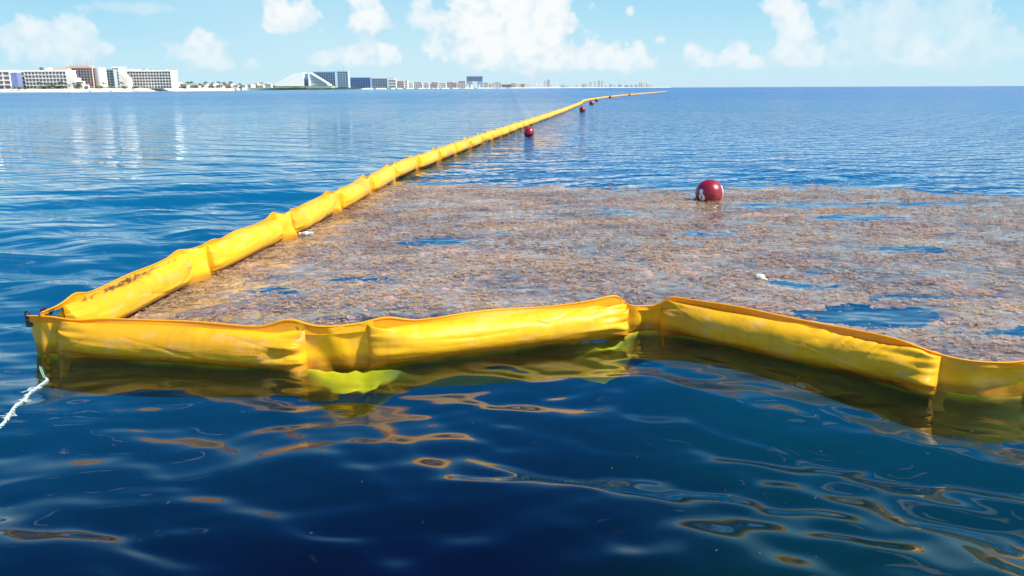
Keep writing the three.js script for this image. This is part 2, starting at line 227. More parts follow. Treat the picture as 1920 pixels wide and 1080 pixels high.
// ------------------------------------------------------------ the booms
function buildBoom(line, root, ends, opt) {
  const { side, detail, hemReach, R, YC } = opt;               // side: +1 / -1 turns the profile's front towards the near or right hand side
  const off = (f, n) => [f.x - f.tz * n * side, f.z + f.tx * n * side];
  // top edge: a little peak at each end of each float, a sag over the joints
  const hemTop = (s) => { let y = YC + R + opt.flap + .008 * Math.sin(s * 5.1) + .01 * (vnoise(s * 2.2, 3) - .5); for (const e of ends) { y += .038 * Math.exp(-(((s - e.a - .16) / .17) ** 2)) * e.pk + .042 * Math.exp(-(((s - e.b + .13) / .16) ** 2)) * e.pk2; } for (const e of ends) if (e.gap > 0) { const m = e.b + e.gap / 2; y -= e.sag * Math.exp(-(((s - m) / (e.gap * .6)) ** 4)); } return y; };
  const lean = (s) => .02 * Math.sin(s * 2.3 + 1) + .014 * (vnoise(s * 3, 9) - .5);
  ends.forEach((e, k) => {
    const L = e.b - e.a, d = detail(k), nu = d.nu, nv = d.nv, ph = [0, 1, 2, 3].map((q) => hash(k * 7 + q, 31 + side) * 6.28);
    const us = []; for (let i = 0; i <= nu; i++) { const t = i / nu; us.push(L * (t + .055 * -Math.sin(2 * Math.PI * t))); }   // rows gather towards both ends
    const g = gridGeometry(nu, nv, (i, j) => {
      const u = us[i], s = e.a + u, th = j / nv * 2 * Math.PI, f = line.frame(s), c = Math.cos(th), sn = Math.sin(th), da = u, db = L - u;
      const q = (x, w) => { x = clamp(x / w, 0, 1); return Math.sqrt(1 - (1 - x) ** 2.2); };
      const wx = (opt.flapLean ? .09 : .3) + (opt.flapLean ? .91 : .7) * q(da, opt.taper) * q(db, opt.taperEnd), hy = 1 + .16 * (1 - Math.min(q(da, .3), q(db, .3)));
      const near = Math.exp(-da / .14) + Math.exp(-db / .17), pucker = near * (opt.flapLean ? 1.2 : .8) * (.02 * Math.sin(5 * th + ph[0] + u * 9) + .014 * Math.sin(9 * th + ph[1]) + .01 * Math.sin(14 * th + ph[2]));
      let crease = 0;
      for (let q = 0; q < 9; q++) { const h1 = hash(k * 31 + q, 5), h2 = hash(k * 17 + q, 8), h3 = hash(k * 13 + q, 3), end = q % 3 === 2 ? Math.abs(u - L * (.25 + .5 * h3)) : q % 3 ? da : db, reach = .22 + .5 * h3, dth = Math.sin((th - (h1 * 5.2 - 1) - (h2 - .5) * 3.2 * end / reach) / 2) * 2; crease += Math.exp(-((dth / .085) ** 2)) * Math.exp(-((end / reach) ** 2)) * (h2 > .5 ? 1 : -.7); }
      const fan = Math.exp(-((db / .3) ** 2)) * .012 * Math.sin(7 * th + ph[3] + db * 14) * smoothstep(db, .0, .05) * (opt.flapLean ? 1 : .5);
      const soft = .009 * (fbm(s * 1.6 + k * 9, c * 1.5 + sn * 1.1 + k, 3) - .5) * 2 + 0.002 * (fbm(s * 9 + k * 3, th * 3.2, 3) - .5) * 2;
      const up = smoothstep(sn, .05, .6), rows = e.wr * up * smoothstep(u / L, .3, .6) * (1 - smoothstep(u / L, .93, 1)) * .0075 * (Math.abs(vnoise(u * 13 - th * 1.3 + 3 * vnoise(u * 3, k), th * .9 + k) - .5) * 4 - 1) * (.3 + 1.2 * vnoise(u * 5, k));
      const q0 = nv > 60, r = R * (e.fat ?? 1) + pucker + fan - crease * (q0 ? .0075 : .004) + soft + rows, n = r * c * wx * (i === 0 || i === nu ? .12 : 1) + lean(s) * .4, y = YC + r * sn * hy - (1 - hy) * -.12 + (e.lift ?? 0);
      const [x, z] = off(f, n); return [x, Math.min(y, hemTop(s) - .012), z];
    }, (i, j) => [e.a + us[i], j / nv * 2 * Math.PI * R], (i, j, a) => grime(e.a + us[i], a[1], k));
    part('float_sleeve', d.weld ? mergeVertices(g, 1e-4) : g, YELLOW, root);
    if (e.gap > 0) {                                        // the flat cloth between this float and the next
      const n = d.nu > 30 ? 26 : 6, m = d.nu > 30 ? 18 : 4, s0 = e.b - .05, s1 = e.b + e.gap + .05;
      const jg = gridGeometry(n, m, (i, j) => {
        const s = lerp(s0, s1, i / n), t = i / n, f = line.frame(s), v = j / m, top = hemTop(s) - .004, y = lerp(opt.flapLean || k < 5 ? -.16 : .01, top, v), mid = Math.sin(Math.PI * t);
        const nn = lean(s) * v - (e.tilt ?? .1) * (1 - v) * mid * .9 + (e.bow ?? opt.bow ?? -.03) * mid * Math.sin(Math.PI * Math.min(1, v * .8 + .2)) + .016 * mid * Math.sin(t * 9 + v * 5 + k) + .03 * (fbm(t * 4 + k, v * 3, 3) - .5) * mid;
        const [x, z] = off(f, nn); return [x, y, z];
      }, (i, j) => [lerp(s0, s1, i / n), j / m * .6], (i, j, a) => grime(lerp(s0, s1, i / n), a[1], k + 50));
      part('joint_panel', jg, YELLOW, root);
    }
  });
  // the hemmed top edge: a standing flap with a rope sewn in along its top
  const s0 = ends[0].a - (opt.before ?? 0), s1 = Math.min(hemReach, ends.at(-1).b + ends.at(-1).gap), step = opt.hemStep, n = Math.round((s1 - s0) / step);
  const flap = [], prof = [[.003, 0], [.004, .5], [.004, .86], [.011, .92], [.011, 1.0], [.0, 1.06], [-.011, 1.0], [-.011, .92], [-.004, .86], [-.004, .5], [-.003, 0]];
  const hg = gridGeometry(n, prof.length - 1, (i, j) => { const s = s0 + (s1 - s0) * i / n, f = line.frame(s), top = hemTop(s), h = Math.max(.04, top - (YC + R) + .012), y = top - h + h * prof[j][1], [x, z] = off(f, prof[j][0] + lean(s) * (.4 + .6 * prof[j][1]) + (opt.flapLean ?? 0) * prof[j][1] + .012 * prof[j][1] * Math.sin(s * 4.2)); return [x, y, z]; }, (i, j) => [s0 + (s1 - s0) * i / n, j * .01], () => [1, 1, 1]);
  part('top_hem', hg, HEM, root);
  // the skirt hanging in the water
  const sk1 = Math.min(opt.skirtReach, s1), sn = Math.round((sk1 - s0) / .06);
  const sg = gridGeometry(sn, 14, (i, j) => { const s = s0 + (sk1 - s0) * i / sn, f = line.frame(s), v = j / 14; let y = .0 - (.3 + .06 * Math.sin(s * 1.7)) * v, nn = -.02 + .03 * Math.sin(s * 2.1 + v * 2) * v + .05 * v * (fbm(s * 1.5, v * 2, 3) - .5); for (const b of opt.billows ?? []) { const w = Math.exp(-(((s - b[0]) / b[1]) ** 2)); const t = clamp(v / .45, 0, 1); nn += w * b[2] * Math.sin(Math.PI * Math.min(1, v * 1.1)) * (1 + .3 * Math.sin(s * 31 + v * 9) * v + .16 * Math.sin(s * 67 + v * 16) * v); y = lerp(y, -.065 - .10 * v - .3 * smoothstep(v, .6, 1) + .012 * Math.sin(s * 40 + v * 6), w); } const [x, z] = off(f, nn); return [x, y, z]; }, (i, j) => [s0 + (sk1 - s0) * i / sn, j * .04], (i, j, a) => { const w = fbm(a[0] * 3, a[2] * 3, 3), waterDim = smoothstep(j / 14 + (w - .5) * .3, -.02, .2), undimmed = Math.max(...(opt.billows ?? []).map((b) => Math.exp(-(((lerp(s0, sk1, i / sn) - b[0]) / (b[1] * .8)) ** 2))), 0), k = waterDim * (1 - .8 * undimmed * (j < 9 ? 1 : .3)); return [lerp(.9, .05, k), lerp(1, .1, k), lerp(.9, .8, k)]; });  // darkens downward: light lost in the water, painted into the cloth colour
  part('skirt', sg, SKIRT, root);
  return { hemTop, off, R, YC };
}
const frontBoom = thing('floating_boom', 'yellow barrier boom lying across the foreground in bent sections with gathered joints', 'boom');
const nearest = (line, x, z) => { let b = 0, d = 1e9; for (const [s, px, pz] of line.p) { const q = Math.hypot(px - x, pz - z); if (q < d) { d = q; b = s; } } return b; };
const S = (x, z) => nearest(FRONT, x, z);
const frontEnds = [
  { a: S(-3.82, -6.56), b: S(-1.66, -6.2), gap: 0, sag: .0, pk: -.6, pk2: 1.5, wr: .1, tilt: .11 },
  { a: S(-1.2, -6.3), b: S(1.02, -7.1), gap: 0, sag: .1, pk: 1.2, pk2: .5, wr: .15, tilt: .09 },
  { a: S(1.38, -7.2), b: S(3.2, -5.64), gap: 0, sag: .06, pk: .2, pk2: -.5, wr: 1, tilt: .04 },
  { a: S(3.78, -5.55), b: S(6.0, -6.72), gap: 0, sag: .05, pk: 1, pk2: .7, wr: .3, tilt: .1 },
  { a: S(6.5, -6.77), b: FRONT.length - .1, gap: 0, sag: .05, pk: .7, pk2: .7, wr: .3, tilt: .1 },
];
frontEnds.forEach((e, i) => { e.gap = i < 4 ? frontEnds[i + 1].a - e.b : 0; });
const front = buildBoom(FRONT, frontBoom, frontEnds, { side: 1, R: .155, YC: .14, flap: .045, flapLean: -.012, taper: .55, taperEnd: .12, detail: (k) => ({ nu: k < 4 ? 170 : 60, nv: 116, weld: true }), hemReach: 99, hemStep: .03, before: .3, skirtReach: 12, billows: [[S(-1.3, -6.2), .3, .34], [S(.85, -6.98), .22, .1]] });
{ // the flat tail of cloth at the left-hand end, creased, with its black fittings
  const a0 = S(-4.12, -6.58), a1 = frontEnds[0].a + .05;
  const g = gridGeometry(22, 20, (i, j) => { const s = lerp(a0, a1, i / 22), t = i / 22, v = j / 20, f = FRONT.frame(s), y = lerp(-.2, front.hemTop(s) - .006, v), nn = .05 * Math.sin(t * 11 - v * 2.5) * (1 - v * .7) * (.3 + t) - .05 * (1 - t) * (1 - v), [x, z] = front.off(f, nn); return [x, y, z]; }, (i, j) => [i * .02, j * .03], (i, j, a) => grime(a[0], a[1], 77));
  part('end_panel', g, YELLOW, frontBoom);
  const hx = -4.12, hz = -6.56, hy = front.hemTop(a0) - .02;
  const clamp1 = part('end_clamp', mergeGeometries([new RoundedBoxGeometry(.05, .105, .045, 2, .01).translate(hx, hy - .03, hz), new THREE.TorusGeometry(.019, .007, 8, 16).translate(hx - .01, hy + .03, hz).toNonIndexed(), new THREE.CylinderGeometry(.008, .008, .06, 10).rotateX(Math.PI / 2).translate(hx - .012, hy - .055, hz).toNonIndexed()]), BLACK, frontBoom);
  part('bolt', new THREE.CylinderGeometry(.009, .009, .016, 6).rotateX(Math.PI / 2).translate(hx, hy - .02, hz + .026), RUST, clamp1);
  const knob = []; for (let i = 0; i < 3; i++) { const q = new THREE.SphereGeometry(.03, 12, 10); q.scale(1.2, .9, 1); q.translate(hx + .095 + i * .024, hy + .035 + (i === 1 ? .01 : 0), hz - .07); knob.push(q); }
  part('shackle', mergeGeometries([...knob, new THREE.TorusGeometry(.024, .006, 8, 18).rotateY(.5).translate(hx + .14, hy + .02, hz - .06)]), std(.02, .03, .028, .45), frontBoom);
  // faded row of maker's print along the first float: only specks are left of it
  const specks = []; seed(21);
  for (let i = 0; i < 46; i++) { if (i > 17 && i < 24) continue; const s = lerp(S(-2.95, -6.43), S(-1.95, -6.24), i / 46), f = FRONT.frame(s), th = .16, [x, z] = front.off(f, (front.R + .006) * Math.cos(th)); const q = new THREE.BoxGeometry(.007 + rnd() * .006, rr(.008, .014), .004); q.rotateY(Math.atan2(-f.tz, f.tx)); q.translate(x, front.YC + front.R * Math.sin(th) + rr(-.002, .002), z); specks.push(q); }
  part('faded_print', mergeGeometries(specks), std(.5, .26, .02, .8), frontBoom).userData.kind = 'stuff';
}
const longBoom = thing('floating_boom', 'long yellow barrier boom running away from the corner towards the horizon', 'boom');
const longEnds = []; { let s = .38, k = 0; seed(9); while (s < MAIN.length - 3) { const L = k === 0 ? 2.3 : k < 12 ? 2.12 + rr(-.16, .16) : s < 130 ? 2.2 : 3.4, gap = k < 12 ? .46 + rr(-.05, .05) : .45; longEnds.push({ a: s, b: s + L, gap, sag: k < 3 ? .0 : .02, pk: rr(.4, 1.4), pk2: rr(.7, 1.7), wr: rnd() < .3 ? .6 : .1, tilt: rr(-.12, -.02), lift: k < 2 ? 0 : rr(-.02, .022), bow: k < 5 ? rr(.04, .11) : rr(.02, .05), fat: rr(.94, 1.04) }); s += L + gap; k++; } longEnds.at(-1).gap = 0; }
const long = buildBoom(MAIN, longBoom, longEnds, { side: 1, R: .185, YC: .17, flap: .022, taper: .6, taperEnd: .5, bow: .085, detail: (k) => (k < 3 ? { nu: 140, nv: 90, weld: true } : k < 9 ? { nu: 60, nv: 40, weld: true } : k < 30 ? { nu: 32, nv: 20 } : { nu: 14, nv: 10 }), hemReach: 130, hemStep: .06, before: .3, skirtReach: 45 });

// ------------------------------------------------------------ the floating sargassum
function sprigGeometry(n, size, withBerries) {
  const pos = [], idx = [];
  const blade = (ox, oy, oz, a, e, l, w) => { const dx = Math.cos(a) * Math.cos(e), dy = Math.sin(e), dz = Math.sin(a) * Math.cos(e), sx = -Math.sin(a) * w, sz = Math.cos(a) * w, b = pos.length / 3; pos.push(ox, oy, oz, ox + dx * l * .5 + sx, oy + dy * l * .55, oz + dz * l * .5 + sz, ox + dx * l, oy + dy * l * .8, oz + dz * l, ox + dx * l * .5 - sx, oy + dy * l * .55, oz + dz * l * .5 - sz); idx.push(b, b + 1, b + 2, b, b + 2, b + 3); };
  const stem = rr(0, 6.28);
  for (let i = 0; i < n; i++) { const t = (i / n - .5) * size, a = stem + (i % 2 ? .9 : -.9) + rr(-.5, .5) + (rnd() < .3 ? 3 : 0); blade(Math.cos(stem) * t, rr(0, .006), Math.sin(stem) * t, a, rr(-.05, .75), size * rr(.3, .6), size * rr(.05, .09)); }
  blade(-Math.cos(stem) * size * .5, 0, -Math.sin(stem) * size * .5, stem, .06, size, size * .03);
  if (withBerries) for (let i = 0; i < 3; i++) { const o = new THREE.OctahedronGeometry(size * .06), b = pos.length / 3, q = o.attributes.position, tx = rr(-.4, .4) * size, tz = rr(-.4, .4) * size, ty = rr(.004, .014); for (let k = 0; k < q.count; k++) { pos.push(q.getX(k) + tx, q.getY(k) + ty, q.getZ(k) + tz); idx.push(b + k); } }
  const g = new THREE.BufferGeometry(); g.setAttribute('position', new THREE.Float32BufferAttribute(pos, 3)); g.setIndex(idx); g.computeVertexNormals(); return g;
}
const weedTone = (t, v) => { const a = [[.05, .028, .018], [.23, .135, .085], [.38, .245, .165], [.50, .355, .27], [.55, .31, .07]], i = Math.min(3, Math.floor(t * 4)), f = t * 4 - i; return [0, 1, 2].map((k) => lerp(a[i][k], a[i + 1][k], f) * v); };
const weedMat = tag(new THREE.Group(), 'wide raft of floating brown seaweed held behind the yellow booms', 'seaweed', null, 'stuff');
weedMat.name = numbered('floating_seaweed'); scene.add(weedMat);
{
  // the felted raft, awash: its lumps break the surface, its hollows lie just under it
  const c = .034, x0 = -4.2, x1 = 19, z0 = -5.2, z1 = -20.5, nx = Math.round((x1 - x0) / c), nz = Math.round((z0 - z1) / c), p = [], col = [], map = new Int32Array((nx + 1) * (nz + 1)).fill(-1), idx = [];
  const wv = new Float32Array((nx + 1) * (nz + 1)).fill(-9);
  for (let j = 0; j <= nz; j++) for (let i = 0; i <= nx; i++) { const x = x0 + i * c, z = z0 - j * c; if (x > -z * .66 + 6.5 + vnoise(z, 3)) continue; wv[j * (nx + 1) + i] = inside(x, z) && inside(x, z + .22) && inside(x - .06, z) ? weed(x, z) : -5; }
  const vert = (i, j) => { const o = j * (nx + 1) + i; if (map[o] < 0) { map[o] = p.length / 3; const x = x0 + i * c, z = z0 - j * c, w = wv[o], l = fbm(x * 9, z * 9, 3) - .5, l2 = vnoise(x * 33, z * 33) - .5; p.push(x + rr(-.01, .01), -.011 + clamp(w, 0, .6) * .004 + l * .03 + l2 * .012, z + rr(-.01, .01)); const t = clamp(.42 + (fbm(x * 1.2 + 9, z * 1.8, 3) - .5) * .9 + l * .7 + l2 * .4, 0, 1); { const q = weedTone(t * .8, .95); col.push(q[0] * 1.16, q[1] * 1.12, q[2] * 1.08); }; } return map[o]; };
  for (let j = 0; j < nz; j++) for (let i = 0; i < nx; i++) { const o = j * (nx + 1) + i, m = (wv[o] + wv[o + 1] + wv[o + nx + 1] + wv[o + nx + 2]) / 4; if (m < .0 + .1 * (hash(i, j) - .5)) continue; const a = vert(i, j), b = vert(i + 1, j), d = vert(i, j + 1), e = vert(i + 1, j + 1); idx.push(a, b, d, b, e, d); }
  const g = new THREE.BufferGeometry(); g.setAttribute('position', new THREE.Float32BufferAttribute(p, 3)); g.setAttribute('color', new THREE.Float32BufferAttribute(col, 3)); g.setIndex(idx); g.computeVertexNormals();
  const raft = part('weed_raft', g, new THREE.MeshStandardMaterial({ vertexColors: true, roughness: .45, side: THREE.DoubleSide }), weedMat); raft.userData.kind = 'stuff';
  // loose fronds on top and round the edges
  seed(41);
  const spots = [[], [], []];
  for (let n = 0; n < 480000; n++) {
    const z = -5.2 - 15 * Math.pow(rnd(), .8), x = rr(-4.2, Math.min(18.5, -z * .66 + 6)); if (!inside(x, z) || !inside(x, z + .2)) continue;
    const w = weed(x, z), clump = fbm(x * 3 + 5, z * 3, 3); if (rnd() > smoothstep(w, -.12, .5) * smoothstep(clump, .15, .7) * .6 + .02 * (w > -.9)) continue;
    spots[Math.floor(rnd() * 3)].push([x, z, clump]);
  }
  spots.forEach((list, v) => {
    const im = new THREE.InstancedMesh(sprigGeometry(6 + v, [.03, .039, .052][v], v > 0), new THREE.MeshStandardMaterial({ roughness: .42, side: THREE.DoubleSide }), list.length), m = new THREE.Matrix4(), q = new THREE.Quaternion(), e = new THREE.Euler(), cc = new THREE.Color();
    list.forEach(([x, z, clump], i) => { e.set(rr(-.15, .15), rr(0, 6.28), rr(-.15, .15)); q.setFromEuler(e); const s = rr(.6, 1.35); m.compose(new THREE.Vector3(x, rr(-.006, .01) + clump * .006, z), q, new THREE.Vector3(s, s * rr(.2, .65), s)); im.setMatrixAt(i, m); const gold = smoothstep(fbm(x * .7 + 2, z * .9, 2), .45, .7), t = clamp(rnd() * .75 + gold * .35, 0, 1); { const q = weedTone(.1 + t * .9, rr(.8, 1.1)); cc.setRGB(q[0] * 1.12, q[1] * 1.12, q[2] * 1.06); }; im.setColorAt(i, cc); });
    im.name = 'weed_frond'; im.userData.kind = 'stuff'; im.castShadow = im.receiveShadow = true; weedMat.add(im);
  });
}
{ // scraps stranded on top of the long boom's first float
  seed(63); const geos = [], base = [sprigGeometry(7, .06, false), sprigGeometry(6, .045, false)];
  for (let i = 0; i < 230; i++) { const t = rnd(), s = lerp(.55, 2.55, t), dense = Math.exp(-(((t - .4) / .22) ** 2)); if (rnd() > dense + .1) continue; const f = MAIN.frame(s), th = Math.PI / 2 - .34 + .12 * gauss() * (.4 + dense * .5), [x, z] = long.off(f, long.R * 1.015 * Math.cos(th)), g = base[i % 2].clone(); g.rotateY(rr(0, 6.28)); const sc = rr(.5, 1.1); g.scale(sc, sc * .6, sc); g.rotateZ(-.3); g.translate(x, long.YC + long.R * 1.02 * Math.sin(th) + .004, z); geos.push(g); }
  const m = part('stranded_seaweed', mergeGeometries(geos), std(.10, .045, .03, .8, { side: THREE.DoubleSide }), scene);
  tag(m, 'dark dried seaweed scraps stuck on top of the long boom near its corner', 'seaweed', null, 'stuff');
}

// ------------------------------------------------------------ mooring buoys
function buoyPaint() {
  const c = document.createElement('canvas'); c.width = 1024; c.height = 512; const x = c.getContext('2d'); x.fillStyle = '#8c0e22'; x.fillRect(0, 0, 1024, 512);
  seed(3); for (let i = 0; i < 900; i++) { x.fillStyle = `rgba(${rnd() < .5 ? '30,4,8' : '130,30,40'},${rnd() * .12})`; x.beginPath(); x.ellipse(rnd() * 1024, rnd() * 512, 4 + rnd() * 30, 2 + rnd() * 8, rnd() * 3, 0, 6.3); x.fill(); }
  for (let i = 0; i < 1024; i += 4) { const h = 348 + 14 * vnoise(i * .03, 2) + 8 * vnoise(i * .11, 5); x.fillStyle = `rgba(20,14,8,${.35 + .3 * vnoise(i * .05, 9)})`; x.fillRect(i, h, 4, 60); x.fillStyle = 'rgba(190,150,140,.13)'; x.fillRect(i, h - 7, 4, 5); }
  for (let i = 0; i < 60; i++) { x.strokeStyle = `rgba(225,170,165,${rnd() * .25})`; x.lineWidth = .6 + rnd(); x.beginPath(); const a = rnd() * 1024, b = 60 + rnd() * 300; x.moveTo(a, b); x.lineTo(a + rr(-30, 30), b + rr(-14, 14)); x.stroke(); }
  x.fillStyle = '#f1ece8'; x.strokeStyle = '#f1ece8'; x.lineCap = x.lineJoin = 'round';
  // white hand-painted marks: an 8-like blob to the left, a broad patch to the right
  x.save(); x.translate(512 - 138, 258); x.scale(1.35, 1.25); x.lineWidth = 24; x.beginPath(); x.ellipse(0, -38, 21, 25, 0, 0, 6.3); x.fill(); x.beginPath(); x.ellipse(6, 24, 19, 30, 0, 0, 6.3); x.stroke(); x.restore();
  x.save(); x.translate(512 + 206, 262); x.beginPath(); x.moveTo(-26, -96); x.bezierCurveTo(40, -110, 70, -60, 60, 0); x.bezierCurveTo(60, 70, 40, 100, -4, 104); x.bezierCurveTo(-36, 60, -26, 20, -36, -10); x.closePath(); x.fill(); x.restore();
  const t = new THREE.CanvasTexture(c); t.colorSpace = THREE.SRGBColorSpace; return t;
}
const BUOY = new THREE.MeshPhysicalMaterial({ map: buoyPaint(), roughness: .38, clearcoat: .5, clearcoatRoughness: .22 }), PLAINBUOY = new THREE.MeshPhysicalMaterial({ color: lin(.24, .010, .025), roughness: .36, clearcoat: .4, clearcoatRoughness: .25 });
function makeBuoy(mat, label, r, group) {
  const t = thing('mooring_buoy', label, 'buoy', group);
  const g = new THREE.SphereGeometry(r, 48, 36); g.rotateY(-Math.PI / 2); part('ball', g, mat, t);
  part('seam', new THREE.TorusGeometry(r * 1.002, r * .012, 6, 60).rotateX(Math.PI / 2).translate(0, -r * .02, 0), PLAINBUOY, t);
  const eye = part('lifting_eye', mergeGeometries([new THREE.CylinderGeometry(r * .2, r * .3, r * .16, 20).translate(0, -r * 1.02, 0), new THREE.TorusGeometry(r * .13, r * .045, 8, 18).translate(0, -r * 1.16, 0)]), PLAINBUOY, t);
  part('rope_tail', new THREE.TubeGeometry(new THREE.CatmullRomCurve3([new THREE.Vector3(0, -r * 1.2, 0), new THREE.Vector3(r * .3, -r * 2.4, r * .2), new THREE.Vector3(-r * .1, -r * 4, 0)]), 12, .012, 6), std(.3, .28, .22, .9), eye);
  return t;
}
{
  const b = makeBuoy(BUOY, 'large dark red buoy with white painted marks afloat at the edge of the seaweed', .275); b.position.set(3.97, .145, -16.05); b.scale.set(1, .95, 1); b.rotation.set(.06, -.02, .08);
  const far = [[.84, -38.66, .25, 'second nearest red buoy floating just right of the long boom'], [6.74, -77.6, .3, 'dark red buoy where the long boom kinks, third from the front'], [10.69, -109.3, .31, 'small red buoy just beyond the kink of the long boom'], [14.0, -134.5, .27, 'tiny red buoy next after the kink, close beside the boom'], [20.95, -174, .31, 'tiny dark buoy second from the far end of the boom'], [32.99, -229.7, .32, 'farthest tiny dark buoy beside the distant boom']];
  const proto = makeBuoy(PLAINBUOY, far[0][3], 1, 'buoys along the long boom');
  far.forEach(([x, z, r, label], i) => { const o = i ? proto.clone() : proto; if (i) { o.name = numbered('mooring_buoy'); o.userData = { ...proto.userData, label }; scene.add(o); } o.position.set(x, r * .6, z); o.scale.setScalar(r); o.rotation.set(rr(-.2, .2), rr(0, 6), rr(-.2, .2)); });
}

// ------------------------------------------------------------ small things afloat
{ // frayed white line trailing from the corner
  seed(12); const pts = [[75, 682], [82, 700], [88, 712], [74, 724], [56, 738], [44, 754], [30, 766], [18, 784], [2, 800], [-30, 818], [-80, 836], [-160, 850]].map(([px, py], i) => { const v = sight(px, py), t = -EYE / v.y; return new THREE.Vector3(v.x * t, i < 2 ? -.03 : height(v.x * t, -t,   .034, false) + .0005, -t); });
  const curve = new THREE.CatmullRomCurve3(pts), strands = [];
  const rope = thing('rope', 'frayed white rope trailing on the water from the left boom corner', 'rope');
  for (let k = 0; k < 3; k++) { const P = []; for (let i = 0; i <= 200; i++) { const t = i / 200, q = curve.getPoint(t), a = t * 90 + k * 2.094, r = .0065 * (1 + .8 * vnoise(t * 30, 2)); P.push(new THREE.Vector3(q.x + Math.cos(a) * r, q.y + Math.sin(a) * r * .8, q.z)); } strands.push(new THREE.TubeGeometry(new THREE.CatmullRomCurve3(P), 400, .005, 6)); }
  for (const s of strands) part('strand', s, std(.42, .5, .46, .9), rope);
  const fr = []; for (let i = 0; i < 90; i++) { const c = [.33, .47, .64][i % 3], q = curve.getPoint(clamp(c + gauss() * .02, 0, 1)), e = q.clone().add(new THREE.Vector3(gauss() * .025, Math.abs(gauss()) * .006, gauss() * .02)); fr.push(new THREE.TubeGeometry(new THREE.CatmullRomCurve3([q, q.clone().lerp(e, .5).add(new THREE.Vector3(0, .008, 0)), e]), 4, .0028, 4)); }
  part('frayed_fibres', mergeGeometries(fr), std(.5, .57, .52, .9), rope).userData.kind = 'stuff';
}
{ // clear plastic bottle caught against the long boom
  const v = sight(571, 441), t = -EYE / v.y, o = thing('plastic_bottle', 'pale plastic bottle floating against the second joint of the long boom', 'bottle'); o.position.set(v.x * t + .04, .028, -t); o.rotation.set(0, .3, Math.PI / 2 - .08);
  part('body', new THREE.LatheGeometry([[0, -.1], [.026, -.1], [.031, -.09], [.031, -.03], [.029, -.026], [.031, -.02], [.031, .03], [.026, .06], [.012, .085], [.012, .1]].map((q) => new THREE.Vector2(...q)), 22), new THREE.MeshPhysicalMaterial({ color: lin(.55, .62, .58), roughness: .2, transmission: .35, thickness: 0 }), o);
  part('cap', new THREE.CylinderGeometry(.0145, .0145, .02, 20).translate(0, .108, 0), std(.8, .82, .85, .5), o); part('paper_band', new THREE.CylinderGeometry(.0318, .0318, .04, 22, 1, true).translate(0, .004, 0), std(.75, .76, .72, .7, { side: THREE.DoubleSide }), o);
}
{ // broken lump of white foam lying in the weed
  const v = sight(1424, 523), t = -EYE / v.y, o = thing('foam_lump', 'broken lump of white foam lying in the seaweed behind the bent boom', 'foam debris'); o.position.set(v.x * t, .02, -t);
  const g = mergeVertices(new THREE.IcosahedronGeometry(.055, 4).deleteAttribute('uv').deleteAttribute('normal')), p = g.attributes.position; for (let i = 0; i < p.count; i++) { const x = p.getX(i), y = p.getY(i), z = p.getZ(i), k = .7 + .7 * fbm(x * 26 + 9 + z * 9, y * 26 + z * 22, 3); p.setXYZ(i, x * k * 1.1, y * k * .8, z * k); } g.computeVertexNormals(); part('foam', g, std(.5, .5, .45, .9), o);
  part('broken_chip', new THREE.DodecahedronGeometry(.022, 1).scale(1.3, .6, 1).translate(.05, -.012, .06), std(.55, .5, .38, .9), o);
}
{ // a few loose bits of weed drifting outside the boom
  seed(29); const geos = [], base = [sprigGeometry(5, .035, true), sprigGeometry(4, .025, false)];
  for (let i = 0; i < 70; i++) { const x = i < 45 ? rr(-.5, 4) : rr(-4, 4), z = i < 45 ? rr(-5.2, -3.1) : rr(-6, -3.1); if (inside(x, z) || inside(x, z - .35)) continue; const g = base[i % 2].clone(), sc = rr(.3, .8); g.rotateY(rr(0, 6.28)); g.scale(sc, sc * .5, sc); g.translate(x, height(x, z, .034, false) + .001, z); geos.push(g); }
  tag(part('drifting_weed', mergeGeometries(geos), std(.22, .15, .07, .7, { side: THREE.DoubleSide }), scene), 'few loose specks of weed drifting on the dark foreground water', 'seaweed', null, 'stuff');
}

